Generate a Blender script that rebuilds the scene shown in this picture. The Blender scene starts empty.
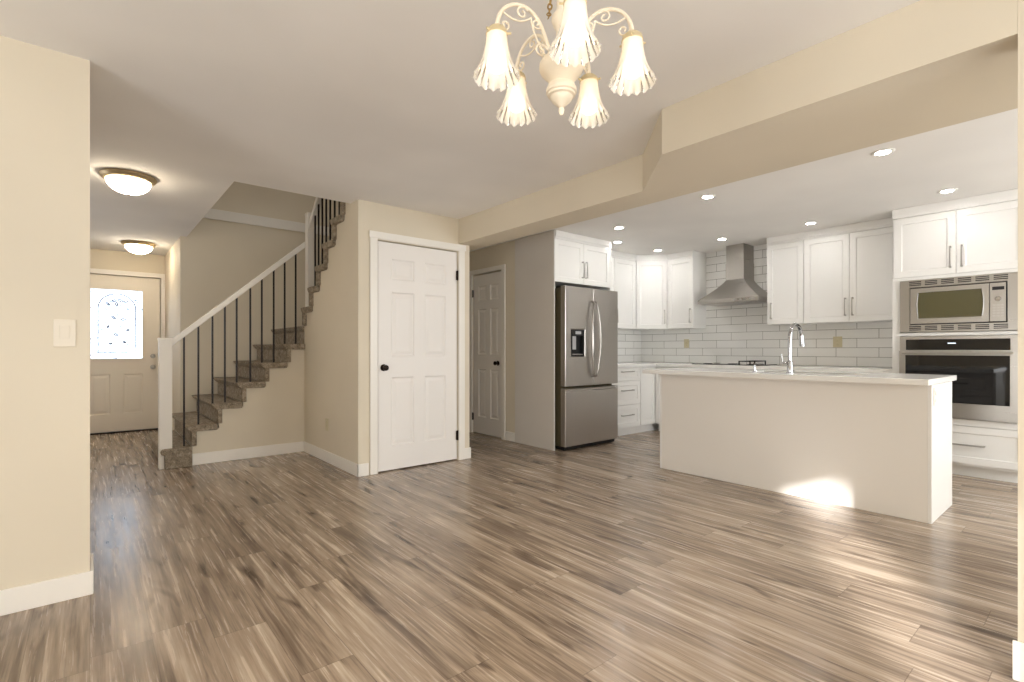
import bpy, math, random
from math import pi, sin, cos, tan, atan2, sqrt, radians
from mathutils import Vector, Matrix

S = bpy.context.scene
COL = S.collection
random.seed(4)

# ------------------------------------------------------------------ camera, world, sun, added area lights, exposure
cam_d = bpy.data.cameras.new('camera')
cam = bpy.data.objects.new('camera', cam_d)
COL.objects.link(cam)
cam_d.sensor_width = 36.0
cam_d.lens = 36.0 * 504.5 / 1024.0
cam_d.shift_y = 8.5 / 1024.0
cam_d.clip_start = 0.02
cam.location = (0, 0, 1.10)
cam.rotation_euler = (pi / 2, 0, -math.atan(422 / 504.5))
S.camera = cam

world = bpy.data.worlds.new('sky')
S.world = world
world.use_nodes = True
bg = world.node_tree.nodes['Background']
bg.inputs[0].default_value = (0.80, 0.89, 1.0, 1)
bg.inputs[1].default_value = 3.0

SUN_AZ = radians(30.0)      # the sun shines along (cos, sin) of this, on the ground plan
SUN_EL = radians(12.5)
sun_d = bpy.data.lights.new('sun', 'SUN')
sun_d.energy = 15.0
sun_d.angle = radians(1.6)
sun_d.color = (1.0, 0.98, 0.96)
sun = bpy.data.objects.new('sun', sun_d)
COL.objects.link(sun)
sun.rotation_euler = Vector((cos(SUN_AZ) * cos(SUN_EL), sin(SUN_AZ) * cos(SUN_EL), -sin(SUN_EL))).to_track_quat('-Z', 'Y').to_euler()


def area_light(name, loc, direction, sx, sy, watts, color=(1, 0.96, 0.9)):
    d = bpy.data.lights.new(name, 'AREA')
    d.shape = 'RECTANGLE'
    d.size, d.size_y = sx, sy
    d.energy = watts
    d.color = color
    o = bpy.data.objects.new(name, d)
    COL.objects.link(o)
    o.location = loc
    o.rotation_euler = Vector(direction).to_track_quat('-Z', 'Z').to_euler()
    return o


area_light('assumed_living_daylight', (0.2, -2.33, 1.35), (0, 1, 0.85), 3.8, 1.7, 128, (0.94, 0.97, 1.0))  # added area light standing in for an assumed window; back wall solid here
area_light('assumed_side_daylight', (-3.33, 0.4, 1.35), (1, 0, 0.85), 2.6, 1.6, 92, (0.94, 0.97, 1.0))  # second added light, for an assumed window in the side wall; none modelled
area_light('assumed_kitchen_daylight', (4.4, -2.30, 1.45), (0, 1, 0.02), 2.6, 1.4, 98, (0.93, 0.97, 1.0))  # added to brighten the kitchen as if from an assumed window; wall has none
area_light('unseen_upstairs_light', (1.7, 5.6, 4.9), (0, 0.25, -1), 1.2, 1.6, 11, (0.93, 0.95, 1.0))  # unseen upstairs lamp added under the stairwell ceiling to light the stairs; no window
area_light('entry_fill_light', (-1.55, 6.0, 1.3), (1, 0, 0.1), 1.2, 1.2, 13, (0.97, 0.98, 1.0))  # fill light added on the unseen side of the entry to brighten the hall

S.view_settings.view_transform = 'Standard'
S.view_settings.look = 'None'
S.view_settings.gamma = 1.0
S.view_settings.use_curve_mapping = False
S.view_settings.exposure = 0.12
try:
    S.cycles.use_denoising = True
    S.cycles.max_bounces = 10
    S.cycles.diffuse_bounces = 6
    S.cycles.sample_clamp_indirect = 6.0
except Exception:
    pass


# ------------------------------------------------------------------ materials
def lin(c):
    c = c / 255.0
    return c / 12.92 if c <= 0.04045 else ((c + 0.055) / 1.055) ** 2.4


def rgb(r, g, b):
    return (lin(r), lin(g), lin(b), 1.0)


def new_mat(name):
    m = bpy.data.materials.new(name)
    m.use_nodes = True
    nt = m.node_tree
    return m, nt, nt.nodes['Principled BSDF']


def nd(nt, typ, **kw):
    n = nt.nodes.new(typ)
    for k, v in kw.items():
        setattr(n, k, v)
    return n


def mth(nt, op, a, b=None, c=None):
    n = nd(nt, 'ShaderNodeMath', operation=op)
    for i, v in enumerate((a, b, c)):
        if v is None:
            continue
        if isinstance(v, (int, float)):
            n.inputs[i].default_value = v
        else:
            nt.links.new(v, n.inputs[i])
    return n.outputs[0]


def ramp(nt, fac, stops):
    r = nd(nt, 'ShaderNodeValToRGB')
    e = r.color_ramp.elements
    while len(e) < len(stops):
        e.new(0.5)
    for x, (p, c) in zip(e, stops):
        x.position = p
        x.color = c
    nt.links.new(fac, r.inputs[0])
    return r.outputs[0]


def paint(name, col, rough=0.6, bump=0.02, scale=220, spec=0.35, vary=0.03):
    m, nt, p = new_mat(name)
    tc = nd(nt, 'ShaderNodeTexCoord')
    n1 = nd(nt, 'ShaderNodeTexNoise')
    n1.inputs['Scale'].default_value = scale
    n1.inputs['Detail'].default_value = 3
    nt.links.new(tc.outputs['Object'], n1.inputs['Vector'])
    n2 = nd(nt, 'ShaderNodeTexNoise')
    n2.inputs['Scale'].default_value = 1.3
    nt.links.new(tc.outputs['Object'], n2.inputs['Vector'])
    a = tuple(x * (1 - vary) for x in col[:3]) + (1,)
    b = tuple(min(1, x * (1 + vary)) for x in col[:3]) + (1,)
    nt.links.new(ramp(nt, n2.outputs['Fac'], [(0.35, a), (0.65, b)]), p.inputs['Base Color'])
    bp = nd(nt, 'ShaderNodeBump')
    bp.inputs['Strength'].default_value = bump
    bp.inputs['Distance'].default_value = 0.01
    nt.links.new(n1.outputs['Fac'], bp.inputs['Height'])
    nt.links.new(bp.outputs[0], p.inputs['Normal'])
    p.inputs['Roughness'].default_value = rough
    p.inputs['Specular IOR Level'].default_value = spec
    return m


def metal(name, col, rough=0.3, brushed=None, metallic=1.0):
    m, nt, p = new_mat(name)
    p.inputs['Base Color'].default_value = col
    p.inputs['Metallic'].default_value = metallic
    p.inputs['Roughness'].default_value = rough
    if brushed:
        tc = nd(nt, 'ShaderNodeTexCoord')
        mp = nd(nt, 'ShaderNodeMapping')
        mp.inputs['Scale'].default_value = brushed
        nt.links.new(tc.outputs['Object'], mp.inputs['Vector'])
        n = nd(nt, 'ShaderNodeTexNoise')
        n.inputs['Scale'].default_value = 1.0
        n.inputs['Detail'].default_value = 4
        nt.links.new(mp.outputs[0], n.inputs['Vector'])
        r = nd(nt, 'ShaderNodeMapRange')
        r.inputs['To Min'].default_value = rough * 0.75
        r.inputs['To Max'].default_value = rough * 1.3
        nt.links.new(n.outputs['Fac'], r.inputs['Value'])
        nt.links.new(r.outputs[0], p.inputs['Roughness'])
        bp = nd(nt, 'ShaderNodeBump')
        bp.inputs['Strength'].default_value = 0.0
        bp.inputs['Distance'].default_value = 0.002
        nt.links.new(n.outputs['Fac'], bp.inputs['Height'])
        nt.links.new(bp.outputs[0], p.inputs['Normal'])
    return m


def emit(name, col, strength):
    m, nt, p = new_mat(name)
    p.inputs['Base Color'].default_value = col
    p.inputs['Emission Color'].default_value = col
    p.inputs['Emission Strength'].default_value = strength
    return m


def floor_material():
    m, nt, p = new_mat('vinyl_plank_floor')
    L = nt.links.new
    tc = nd(nt, 'ShaderNodeTexCoord')
    sp = nd(nt, 'ShaderNodeSeparateXYZ')
    L(tc.outputs['Object'], sp.inputs[0])
    W, LEN = 0.182, 1.22
    u = mth(nt, 'DIVIDE', sp.outputs[0], W)
    colid = mth(nt, 'FLOOR', u)
    wn = nd(nt, 'ShaderNodeTexWhiteNoise', noise_dimensions='1D')
    L(colid, wn.inputs['W'])
    v = mth(nt, 'ADD', mth(nt, 'DIVIDE', sp.outputs[1], LEN), mth(nt, 'MULTIPLY', wn.outputs['Value'], 7.0))
    rowid = mth(nt, 'FLOOR', v)
    cb = nd(nt, 'ShaderNodeCombineXYZ')
    L(colid, cb.inputs[0]); L(rowid, cb.inputs[1])
    wn2 = nd(nt, 'ShaderNodeTexWhiteNoise', noise_dimensions='2D')
    L(cb.outputs[0], wn2.inputs['Vector'])
    rnd = wn2.outputs['Value']
    # grain runs along the planks, each plank offset in its own slice of the noise
    def grain(sx, sy, detail, rough, dist, k):
        c = nd(nt, 'ShaderNodeCombineXYZ')
        L(mth(nt, 'MULTIPLY', sp.outputs[0], sx), c.inputs[0])
        L(mth(nt, 'MULTIPLY', sp.outputs[1], sy), c.inputs[1])
        L(mth(nt, 'MULTIPLY', rnd, k), c.inputs[2])
        n = nd(nt, 'ShaderNodeTexNoise')
        n.inputs['Scale'].default_value = 1.0
        n.inputs['Detail'].default_value = detail
        n.inputs['Roughness'].default_value = rough
        n.inputs['Distortion'].default_value = dist
        L(c.outputs[0], n.inputs['Vector'])
        return n.outputs['Fac']
    g1 = grain(14, 0.85, 6, 0.62, 0.8, 37)
    g2 = grain(60, 1.9, 4, 0.6, 0.2, 91)
    g3 = grain(6, 1.1, 3, 0.5, 1.2, 53)
    t = mth(nt, 'ADD', mth(nt, 'MULTIPLY', g1, 0.62), mth(nt, 'MULTIPLY', g2, 0.38))
    t = mth(nt, 'ADD', t, mth(nt, 'MULTIPLY', mth(nt, 'SUBTRACT', rnd, 0.5), 0.075))
    t = mth(nt, 'ADD', t, mth(nt, 'MULTIPLY', mth(nt, 'SUBTRACT', g3, 0.5), 0.26))
    g4 = grain(150, 4.0, 3, 0.6, 0.1, 17)
    t = mth(nt, 'ADD', t, mth(nt, 'MULTIPLY', mth(nt, 'SUBTRACT', g4, 0.5), 0.16))
    knot = mth(nt, 'MAXIMUM', mth(nt, 'SUBTRACT', grain(13, 2.4, 2, 0.5, 0.6, 71), 0.60), 0.0)
    t = mth(nt, 'SUBTRACT', t, mth(nt, 'MULTIPLY', knot, 1.3))
    base = ramp(nt, t, [(0.27, rgb(80, 66, 55)), (0.41, rgb(124, 108, 93)), (0.52, rgb(159, 142, 125)), (0.62, rgb(185, 169, 151)), (0.76, rgb(207, 194, 177))])
    # seams
    fu = mth(nt, 'FRACT', u)
    fv = mth(nt, 'FRACT', v)
    eu = mth(nt, 'MINIMUM', fu, mth(nt, 'SUBTRACT', 1.0, fu))
    ev = mth(nt, 'MINIMUM', fv, mth(nt, 'SUBTRACT', 1.0, fv))
    su = mth(nt, 'LESS_THAN', eu, 0.0065)
    sv = mth(nt, 'LESS_THAN', ev, 0.0011)
    seam = mth(nt, 'MAXIMUM', su, sv)
    mx = nd(nt, 'ShaderNodeMix', data_type='RGBA')
    mx.blend_type = 'MULTIPLY'
    L(mth(nt, 'MULTIPLY', seam, 0.55), mx.inputs['Factor'])
    L(base, mx.inputs['A'])
    mx.inputs['B'].default_value = (0.25, 0.21, 0.18, 1)
    L(mx.outputs['Result'], p.inputs['Base Color'])
    r = nd(nt, 'ShaderNodeMapRange')
    r.inputs['From Min'].default_value = 0.3
    r.inputs['From Max'].default_value = 0.7
    r.inputs['To Min'].default_value = 0.19
    r.inputs['To Max'].default_value = 0.30
    L(g2, r.inputs['Value'])
    L(r.outputs[0], p.inputs['Roughness'])
    p.inputs['Specular IOR Level'].default_value = 0.5
    bp = nd(nt, 'ShaderNodeBump')
    bp.inputs['Strength'].default_value = 0.12
    bp.inputs['Distance'].default_value = 0.004
    L(mth(nt, 'SUBTRACT', mth(nt, 'MULTIPLY', g2, 0.35), mth(nt, 'MULTIPLY', seam, 0.5)), bp.inputs['Height'])
    L(bp.outputs[0], p.inputs['Normal'])
    return m


def tile_material(name, axis):
    """White glazed subway tile with grey grout; axis is the horizontal direction of the wall."""
    m, nt, p = new_mat(name)
    L = nt.links.new
    tc = nd(nt, 'ShaderNodeTexCoord')
    sp = nd(nt, 'ShaderNodeSeparateXYZ')
    L(tc.outputs['Object'], sp.inputs[0])
    cb = nd(nt, 'ShaderNodeCombineXYZ')
    L(sp.outputs[axis], cb.inputs[0])
    L(mth(nt, 'SUBTRACT', sp.outputs[2], 0.916), cb.inputs[1])
    br = nd(nt, 'ShaderNodeTexBrick')
    br.offset = 0.5
    br.inputs['Scale'].default_value = 1.0
    br.inputs['Brick Width'].default_value = 0.40
    br.inputs['Row Height'].default_value = 0.1015
    br.inputs['Mortar Size'].default_value = 0.0022
    br.inputs['Mortar Smooth'].default_value = 0.1
    br.inputs['Color1'].default_value = rgb(242, 241, 238)
    br.inputs['Color2'].default_value = rgb(236, 235, 231)
    br.inputs['Mortar'].default_value = rgb(128, 122, 114)
    L(cb.outputs[0], br.inputs['Vector'])
    L(br.outputs['Color'], p.inputs['Base Color'])
    p.inputs['Roughness'].default_value = 0.16
    bp = nd(nt, 'ShaderNodeBump', invert=True)
    bp.inputs['Strength'].default_value = 0.5
    bp.inputs['Distance'].default_value = 0.003
    L(br.outputs['Fac'], bp.inputs['Height'])
    L(bp.outputs[0], p.inputs['Normal'])
    return m


def carpet_material():
    m, nt, p = new_mat('carpet')
    L = nt.links.new
    tc = nd(nt, 'ShaderNodeTexCoord')
    n = nd(nt, 'ShaderNodeTexNoise')
    n.inputs['Scale'].default_value = 160
    n.inputs['Detail'].default_value = 4
    L(tc.outputs['Object'], n.inputs['Vector'])
    n2 = nd(nt, 'ShaderNodeTexNoise')
    n2.inputs['Scale'].default_value = 28
    n2.inputs['Detail'].default_value = 3
    L(tc.outputs['Object'], n2.inputs['Vector'])
    t = mth(nt, 'ADD', mth(nt, 'MULTIPLY', n.outputs['Fac'], 0.55), mth(nt, 'MULTIPLY', n2.outputs['Fac'], 0.45))
    L(ramp(nt, t, [(0.36, rgb(108, 97, 82)), (0.5, rgb(152, 139, 121)), (0.64, rgb(190, 178, 159))]), p.inputs['Base Color'])
    p.inputs['Roughness'].default_value = 0.95
    p.inputs['Specular IOR Level'].default_value = 0.1
    bp = nd(nt, 'ShaderNodeBump')
    bp.inputs['Strength'].default_value = 0.9
    bp.inputs['Distance'].default_value = 0.01
    L(n.outputs['Fac'], bp.inputs['Height'])
    L(bp.outputs[0], p.inputs['Normal'])
    return m


def shade_material():
    """Frosted, fluted glass that glows from the bulb inside."""
    m = bpy.data.materials.new('frosted_fluted_glass')
    m.use_nodes = True
    nt = m.node_tree
    L = nt.links.new
    nt.nodes.remove(nt.nodes['Principled BSDF'])
    out = nt.nodes['Material Output']
    tl = nd(nt, 'ShaderNodeBsdfTranslucent')
    tl.inputs[0].default_value = (0.95, 0.91, 0.83, 1)
    df = nd(nt, 'ShaderNodeBsdfDiffuse')
    df.inputs[0].default_value = (0.90, 0.86, 0.78, 1)
    tr = nd(nt, 'ShaderNodeBsdfTransparent')
    tr.inputs[0].default_value = (0.97, 0.95, 0.90, 1)
    gl = nd(nt, 'ShaderNodeBsdfGlossy')
    gl.inputs['Roughness'].default_value = 0.15
    m1 = nd(nt, 'ShaderNodeMixShader'); m1.inputs[0].default_value = 0.85
    L(tl.outputs[0], m1.inputs[1]); L(df.outputs[0], m1.inputs[2])
    # the lower, cut part of the shade is clearer than the frosted neck
    tc = nd(nt, 'ShaderNodeTexCoord')
    sp = nd(nt, 'ShaderNodeSeparateXYZ')
    L(tc.outputs['Object'], sp.inputs[0])
    mr = nd(nt, 'ShaderNodeMapRange')
    mr.inputs['From Min'].default_value = -0.130
    mr.inputs['From Max'].default_value = -0.065
    mr.inputs['To Min'].default_value = 0.36
    mr.inputs['To Max'].default_value = 0.06
    L(sp.outputs[2], mr.inputs['Value'])
    m2 = nd(nt, 'ShaderNodeMixShader')
    L(mr.outputs[0], m2.inputs[0])
    L(m1.outputs[0], m2.inputs[1]); L(tr.outputs[0], m2.inputs[2])
    fr = nd(nt, 'ShaderNodeFresnel'); fr.inputs[0].default_value = 1.45
    m3 = nd(nt, 'ShaderNodeMixShader')
    L(fr.outputs[0], m3.inputs[0]); L(m2.outputs[0], m3.inputs[1]); L(gl.outputs[0], m3.inputs[2])
    L(m3.outputs[0], out.inputs[0])
    return m


def door_glass_material():
    m = bpy.data.materials.new('textured_door_glass')
    m.use_nodes = True
    nt = m.node_tree
    L = nt.links.new
    nt.nodes.remove(nt.nodes['Principled BSDF'])
    out = nt.nodes['Material Output']
    tc = nd(nt, 'ShaderNodeTexCoord')
    n = nd(nt, 'ShaderNodeTexNoise')
    n.inputs['Scale'].default_value = 17
    n.inputs['Detail'].default_value = 5
    n.inputs['Distortion'].default_value = 1.5
    L(tc.outputs['Object'], n.inputs['Vector'])
    tr = nd(nt, 'ShaderNodeBsdfTransparent')
    L(ramp(nt, n.outputs['Fac'], [(0.30, (0.30, 0.33, 0.40, 1)), (0.42, (0.9, 0.93, 0.97, 1)), (0.6, (1, 1, 1, 1))]), tr.inputs[0])
    gl = nd(nt, 'ShaderNodeBsdfGlossy')
    gl.inputs['Roughness'].default_value = 0.05
    fr = nd(nt, 'ShaderNodeFresnel'); fr.inputs[0].default_value = 1.3
    mx = nd(nt, 'ShaderNodeMixShader')
    L(fr.outputs[0], mx.inputs[0]); L(tr.outputs[0], mx.inputs[1]); L(gl.outputs[0], mx.inputs[2])
    L(mx.outputs[0], out.inputs[0])
    return m


def black_glass(name, col=(0.006, 0.006, 0.007, 1), rough=0.04):
    m, nt, p = new_mat(name)
    p.inputs['Base Color'].default_value = col
    p.inputs['Roughness'].default_value = rough
    p.inputs['Specular IOR Level'].default_value = 0.6
    return m


M = dict(
    wall=paint('cream_wall_paint', rgb(220, 210, 190), 0.65, 0.03),
    greige=paint('greige_paint', rgb(216, 210, 202), 0.6, 0.02),
    ceil=paint('ceiling_paint', rgb(242, 240, 237), 0.85, 0.06, 140, 0.2),
    trim=paint('white_trim_paint', rgb(238, 234, 226), 0.35, 0.01, 200, 0.45, 0.01),
    door=paint('white_door_paint', rgb(236, 232, 227), 0.4, 0.012, 200, 0.45, 0.01),
    entry=paint('entry_door_paint', rgb(236, 228, 214), 0.45, 0.012, 200, 0.4, 0.01),
    cab=paint('white_cabinet_lacquer', rgb(238, 237, 234), 0.32, 0.006, 200, 0.45, 0.01),
    island=paint('island_panel_paint', rgb(234, 230, 224), 0.45, 0.01, 200, 0.4, 0.01),
    quartz=paint('white_quartz', rgb(240, 239, 236), 0.14, 0.0, 60, 0.5, 0.03),
    floor=floor_material(),
    tile_y=tile_material('subway_tile_right', 1),
    tile_x=tile_material('subway_tile_far', 0),
    carpet=carpet_material(),
    steel=metal('brushed_steel', rgb(176, 172, 166), 0.30, (3, 3, 160)),
    steel_v=metal('brushed_steel_fridge', rgb(192, 188, 184), 0.30, (240, 3, 3)),
    sink=metal('dark_satin_sink_steel', rgb(104, 103, 101), 0.4),
    nickel=metal('satin_nickel', rgb(184, 181, 177), 0.3),
    chrome=metal('chrome', rgb(186, 187, 190), 0.08),
    iron=metal('black_iron', rgb(34, 27, 25), 0.45, None, 0.6),
    bronze=metal('oil_rubbed_bronze', rgb(40, 30, 24), 0.35, None, 0.8),
    brass=metal('antique_brass', rgb(176, 146, 92), 0.35),
    brushed_brass=metal('beige_brushed_metal', rgb(190, 172, 138), 0.4, None, 0.7),
    cup=metal('gilded_ivory', rgb(222, 206, 166), 0.4, None, 0.35),
    ivory=paint('ivory_enamel', rgb(240, 228, 206), 0.45, 0.02, 90, 0.4, 0.02),
    switch=paint('cream_plastic', rgb(230, 221, 204), 0.4, 0.0, 50, 0.4, 0.0),
    plate=paint('ivory_plastic', rgb(206, 196, 164), 0.35, 0.0, 50, 0.45, 0.0),
    plate_white=paint('white_plastic', rgb(238, 236, 230), 0.35, 0.0, 50, 0.45, 0.0),
    black=paint('black_plastic', rgb(18, 18, 19), 0.4, 0.0, 50, 0.45, 0.0),
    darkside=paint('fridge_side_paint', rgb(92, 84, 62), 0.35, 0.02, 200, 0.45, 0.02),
    glass_black=black_glass('black_oven_glass'),
    glass_micro=black_glass('tinted_microwave_glass', rgb(88, 84, 58), 0.08),
    castiron=paint('cast_iron', rgb(24, 24, 25), 0.6, 0.05, 200, 0.4, 0.05),
    shade=shade_material(),
    dglass=door_glass_material(),
    lead=metal('lead_came', rgb(118, 124, 138), 0.5),
    bulb=emit('lit_bulb', (1.0, 0.86, 0.66, 1), 4.4),
    dome=emit('lit_alabaster_glass', (1.0, 0.85, 0.64, 1), 26.0),
    led=emit('lit_downlight', (1.0, 0.98, 0.95, 1), 120.0),
    display=emit('lit_display', (0.75, 0.85, 1.0, 1), 0.8),
    grey=paint('grey_plastic', rgb(176, 176, 178), 0.35, 0.0, 50, 0.45, 0.0),
)


# ------------------------------------------------------------------ mesh building
class MB:
    def __init__(s):
        s.v, s.f = [], []

    def add(s, vs, fs):
        b = len(s.v)
        s.v += [Vector(v) for v in vs]
        s.f += [tuple(i + b for i in f) for f in fs]
        return s

    def box(s, x0, x1, y0, y1, z0, z1):
        x0, x1 = min(x0, x1), max(x0, x1); y0, y1 = min(y0, y1), max(y0, y1); z0, z1 = min(z0, z1), max(z0, z1)
        return s.add([(x0, y0, z0), (x1, y0, z0), (x1, y1, z0), (x0, y1, z0), (x0, y0, z1), (x1, y0, z1), (x1, y1, z1), (x0, y1, z1)],
                     [(3, 2, 1, 0), (4, 5, 6, 7), (0, 1, 5, 4), (1, 2, 6, 5), (2, 3, 7, 6), (3, 0, 4, 7)])

    def prism(s, poly, a0, a1, axis='z'):
        """Extrude a 2-D polygon: axis z: (x, y); axis y: (x, z); axis x: (y, z)."""
        def P(p, a):
            return (p[0], p[1], a) if axis == 'z' else (p[0], a, p[1]) if axis == 'y' else (a, p[0], p[1])
        n = len(poly)
        vs = [P(p, a0) for p in poly] + [P(p, a1) for p in poly]
        fs = [tuple(range(n))[::-1], tuple(range(n, 2 * n))] + [(i, (i + 1) % n, n + (i + 1) % n, n + i) for i in range(n)]
        return s.add(vs, fs)

    def lathe(s, prof, seg=32, cap0=True, cap1=True, cx=0, cy=0, mod=None):
        """prof: list of (r, z) top or bottom first; mod(r, z, angle, t) -> (r, z)."""
        n = len(prof)
        vs = []
        for i, (r, z) in enumerate(prof):
            for k in range(seg):
                a = 2 * pi * k / seg
                rr, zz = (r, z) if mod is None else mod(r, z, a, i / (n - 1))
                vs.append((cx + rr * cos(a), cy + rr * sin(a), zz))
        fs = [(i * seg + k, i * seg + (k + 1) % seg, (i + 1) * seg + (k + 1) % seg, (i + 1) * seg + k) for i in range(n - 1) for k in range(seg)]
        if cap0:
            fs.append(tuple(range(seg))[::-1])
        if cap1:
            fs.append(tuple((n - 1) * seg + k for k in range(seg)))
        return s.add(vs, fs)

    def tube(s, pts, r, seg=10, closed=False, square=False):
        pts = [Vector(p) for p in pts]
        n = len(pts)
        rs = r if isinstance(r, (list, tuple)) else [r] * n
        tang = []
        for i in range(n):
            a = pts[(i - 1) % n] if (closed or i > 0) else pts[i]
            b = pts[(i + 1) % n] if (closed or i < n - 1) else pts[i]
            t1 = (pts[i] - a).normalized() if (pts[i] - a).length > 1e-9 else Vector()
            t2 = (b - pts[i]).normalized() if (b - pts[i]).length > 1e-9 else Vector()
            t = t1 + t2
            tang.append((t.normalized() if t.length > 1e-6 else t2, 1.0 / max(0.35, (t.length / 2 if t1.length and t2.length else 1.0))))
        up = Vector((0, 0, 1))
        if abs(tang[0][0].dot(up)) > 0.95:
            up = Vector((1, 0, 0))
        nrm = (up - tang[0][0] * up.dot(tang[0][0])).normalized()
        vs = []
        m = 4 if square else seg
        off = pi / 4 if square else 0
        for i in range(n):
            t, k = tang[i]
            nrm = (nrm - t * nrm.dot(t)).normalized()
            bi = t.cross(nrm)
            kk = sqrt(2) if square else 1
            for j in range(m):
                a = 2 * pi * j / m + off
                vs.append(pts[i] + (nrm * cos(a) + bi * sin(a)) * rs[i] * kk)
        fs = []
        for i in range(n if closed else n - 1):
            i2 = (i + 1) % n
            for j in range(m):
                fs.append((i * m + j, i * m + (j + 1) % m, i2 * m + (j + 1) % m, i2 * m + j))
        if not closed:
            fs += [tuple(range(m))[::-1], tuple((n - 1) * m + j for j in range(m))]
        return s.add(vs, fs)

    def grid(s, us, ws, d0, d1, holes=(), axis='y', prof=None):
        """A slab split by cuts. axis y: (u, w) = (x, z), front face at d0 and back at d1; axis x: (y, z); axis z: (x, y), front = d0.
        holes: cells (i, j) cut right through; prof: {(i, j): [(inset, depth), ...]} moulded panels in the front face."""
        prof = prof or {}
        def P(u, w, d):
            return (u, d, w) if axis == 'y' else (d, u, w) if axis == 'x' else (u, w, d)
        nu, nw = len(us), len(ws)
        sgn = 1 if d1 > d0 else -1
        vs, fs = [], []
        idx = {}
        def V(u, w, d):
            k = (round(u, 6), round(w, 6), round(d, 6))
            if k not in idx:
                idx[k] = len(vs)
                vs.append(P(u, w, d))
            return idx[k]
        for i in range(nu - 1):
            for j in range(nw - 1):
                if (i, j) in holes:
                    continue
                a, b, c, e = us[i], us[i + 1], ws[j], ws[j + 1]
                fs.append((V(a, c, d1), V(a, e, d1), V(b, e, d1), V(b, c, d1)))
                if (i, j) in prof:
                    ring = [(a, c), (b, c), (b, e), (a, e)]
                    prev = [V(u, w, d0) for u, w in ring]
                    for ins, dep in prof[(i, j)]:
                        cur = [V(a + ins, c + ins, d0 + sgn * dep), V(b - ins, c + ins, d0 + sgn * dep), V(b - ins, e - ins, d0 + sgn * dep), V(a + ins, e - ins, d0 + sgn * dep)]
                        for k in range(4):
                            fs.append((prev[k], prev[(k + 1) % 4], cur[(k + 1) % 4], cur[k]))
                        prev = cur
                    fs.append(tuple(prev))
                else:
                    fs.append((V(a, c, d0), V(b, c, d0), V(b, e, d0), V(a, e, d0)))
                for (di, dj, p, q) in ((-1, 0, (a, c), (a, e)), (1, 0, (b, e), (b, c)), (0, -1, (b, c), (a, c)), (0, 1, (a, e), (b, e))):
                    ii, jj = i + di, j + dj
                    if ii < 0 or jj < 0 or ii >= nu - 1 or jj >= nw - 1 or (ii, jj) in holes:
                        fs.append((V(*p, d0), V(*p, d1), V(*q, d1), V(*q, d0)))
        return s.add(vs, fs)

    def move(s, dx, dy, dz):
        d = Vector((dx, dy, dz))
        s.v = [v + d for v in s.v]
        return s

    def rotz(s, a):
        m = Matrix.Rotation(a, 3, 'Z')
        s.v = [m @ v for v in s.v]
        return s


def obj(name, mb, mat, parent=None, bevel=0.0, smooth=False, seg=2, origin=None):
    me = bpy.data.meshes.new(name)
    if origin is not None:
        mb.move(*[-c for c in origin])
    me.from_pydata([tuple(v) for v in mb.v], [], mb.f)
    me.update()
    import bmesh
    bm = bmesh.new(); bm.from_mesh(me)
    bmesh.ops.recalc_face_normals(bm, faces=bm.faces)
    bm.to_mesh(me); bm.free()
    if mat is not None:
        me.materials.append(M[mat] if isinstance(mat, str) else mat)
    o = bpy.data.objects.new(name, me)
    COL.objects.link(o)
    if origin is not None:
        o.location = origin
    if parent is not None:
        o.parent = parent
    if smooth:
        for p in me.polygons:
            p.use_smooth = True
        try:
            me.set_sharp_from_angle(angle=radians(40))
        except Exception:
            pass
    if bevel:
        b = o.modifiers.new('bevel', 'BEVEL')
        b.width = bevel
        b.segments = seg
        b.limit_method = 'ANGLE'
        b.angle_limit = radians(35)
    return o


def thing(name, label, cat, loc=(0, 0, 0), rot=0.0, group=None):
    o = bpy.data.objects.new(name, None)
    o.empty_display_size = 0.05
    COL.objects.link(o)
    o.location = loc
    o.rotation_euler = (0, 0, rot)
    o['label'] = label
    o['category'] = cat
    if group:
        o['group'] = group
    return o


def tag(o, label, cat, group=None, kind=None):
    o['label'] = label
    o['category'] = cat
    if group:
        o['group'] = group
    if kind:
        o['kind'] = kind
    return o


def struct(name, mb, mat, label, cat, bevel=0.0, smooth=False):
    o = obj(name, mb, mat, None, bevel, smooth)
    return tag(o, label, cat, None, 'structure')


def copy_tree(src, label=None, group=None):
    r = src.copy(); COL.objects.link(r)
    if label:
        r['label'] = label
    if group:
        r['group'] = group
    for ch in list(src.children):
        c = ch.copy(); COL.objects.link(c); c.parent = r
        for g in list(ch.children):
            d = g.copy(); COL.objects.link(d); d.parent = c
    return r


# ------------------------------------------------------------------ room shell
CZ = 2.40
struct('floor', MB().box(-3.5, 6.5, -2.5, 8.6, -0.12, 0.0), 'floor', 'grey brown wood plank floor running through the whole storey', 'floor')

struct('ceiling', MB().grid([-3.5, 0.855, 2.75, 6.5], [-2.5, 4.37, 6.885, 8.6], CZ, CZ + 0.12, holes={(1, 1)}, axis='z'), 'ceil',
       'off-white ceiling with an opening above the stairs', 'ceiling')

# beam between living room and kitchen, wider near the camera with a 45 degree return
struct('ceiling_beam', MB().prism([(2.37, 0.2085), (2.37, 1.57), (2.82, 2.015), (2.82, 4.199), (2.951, 4.199), (2.951, 6.5), (3.105, 6.5), (3.105, -2.4), (2.51, -2.4), (2.51, 0.2085)], 2.153, CZ - 0.001), 'wall',
       'cream dropped ceiling beam with angled jog above kitchen edge', 'beam')

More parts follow.
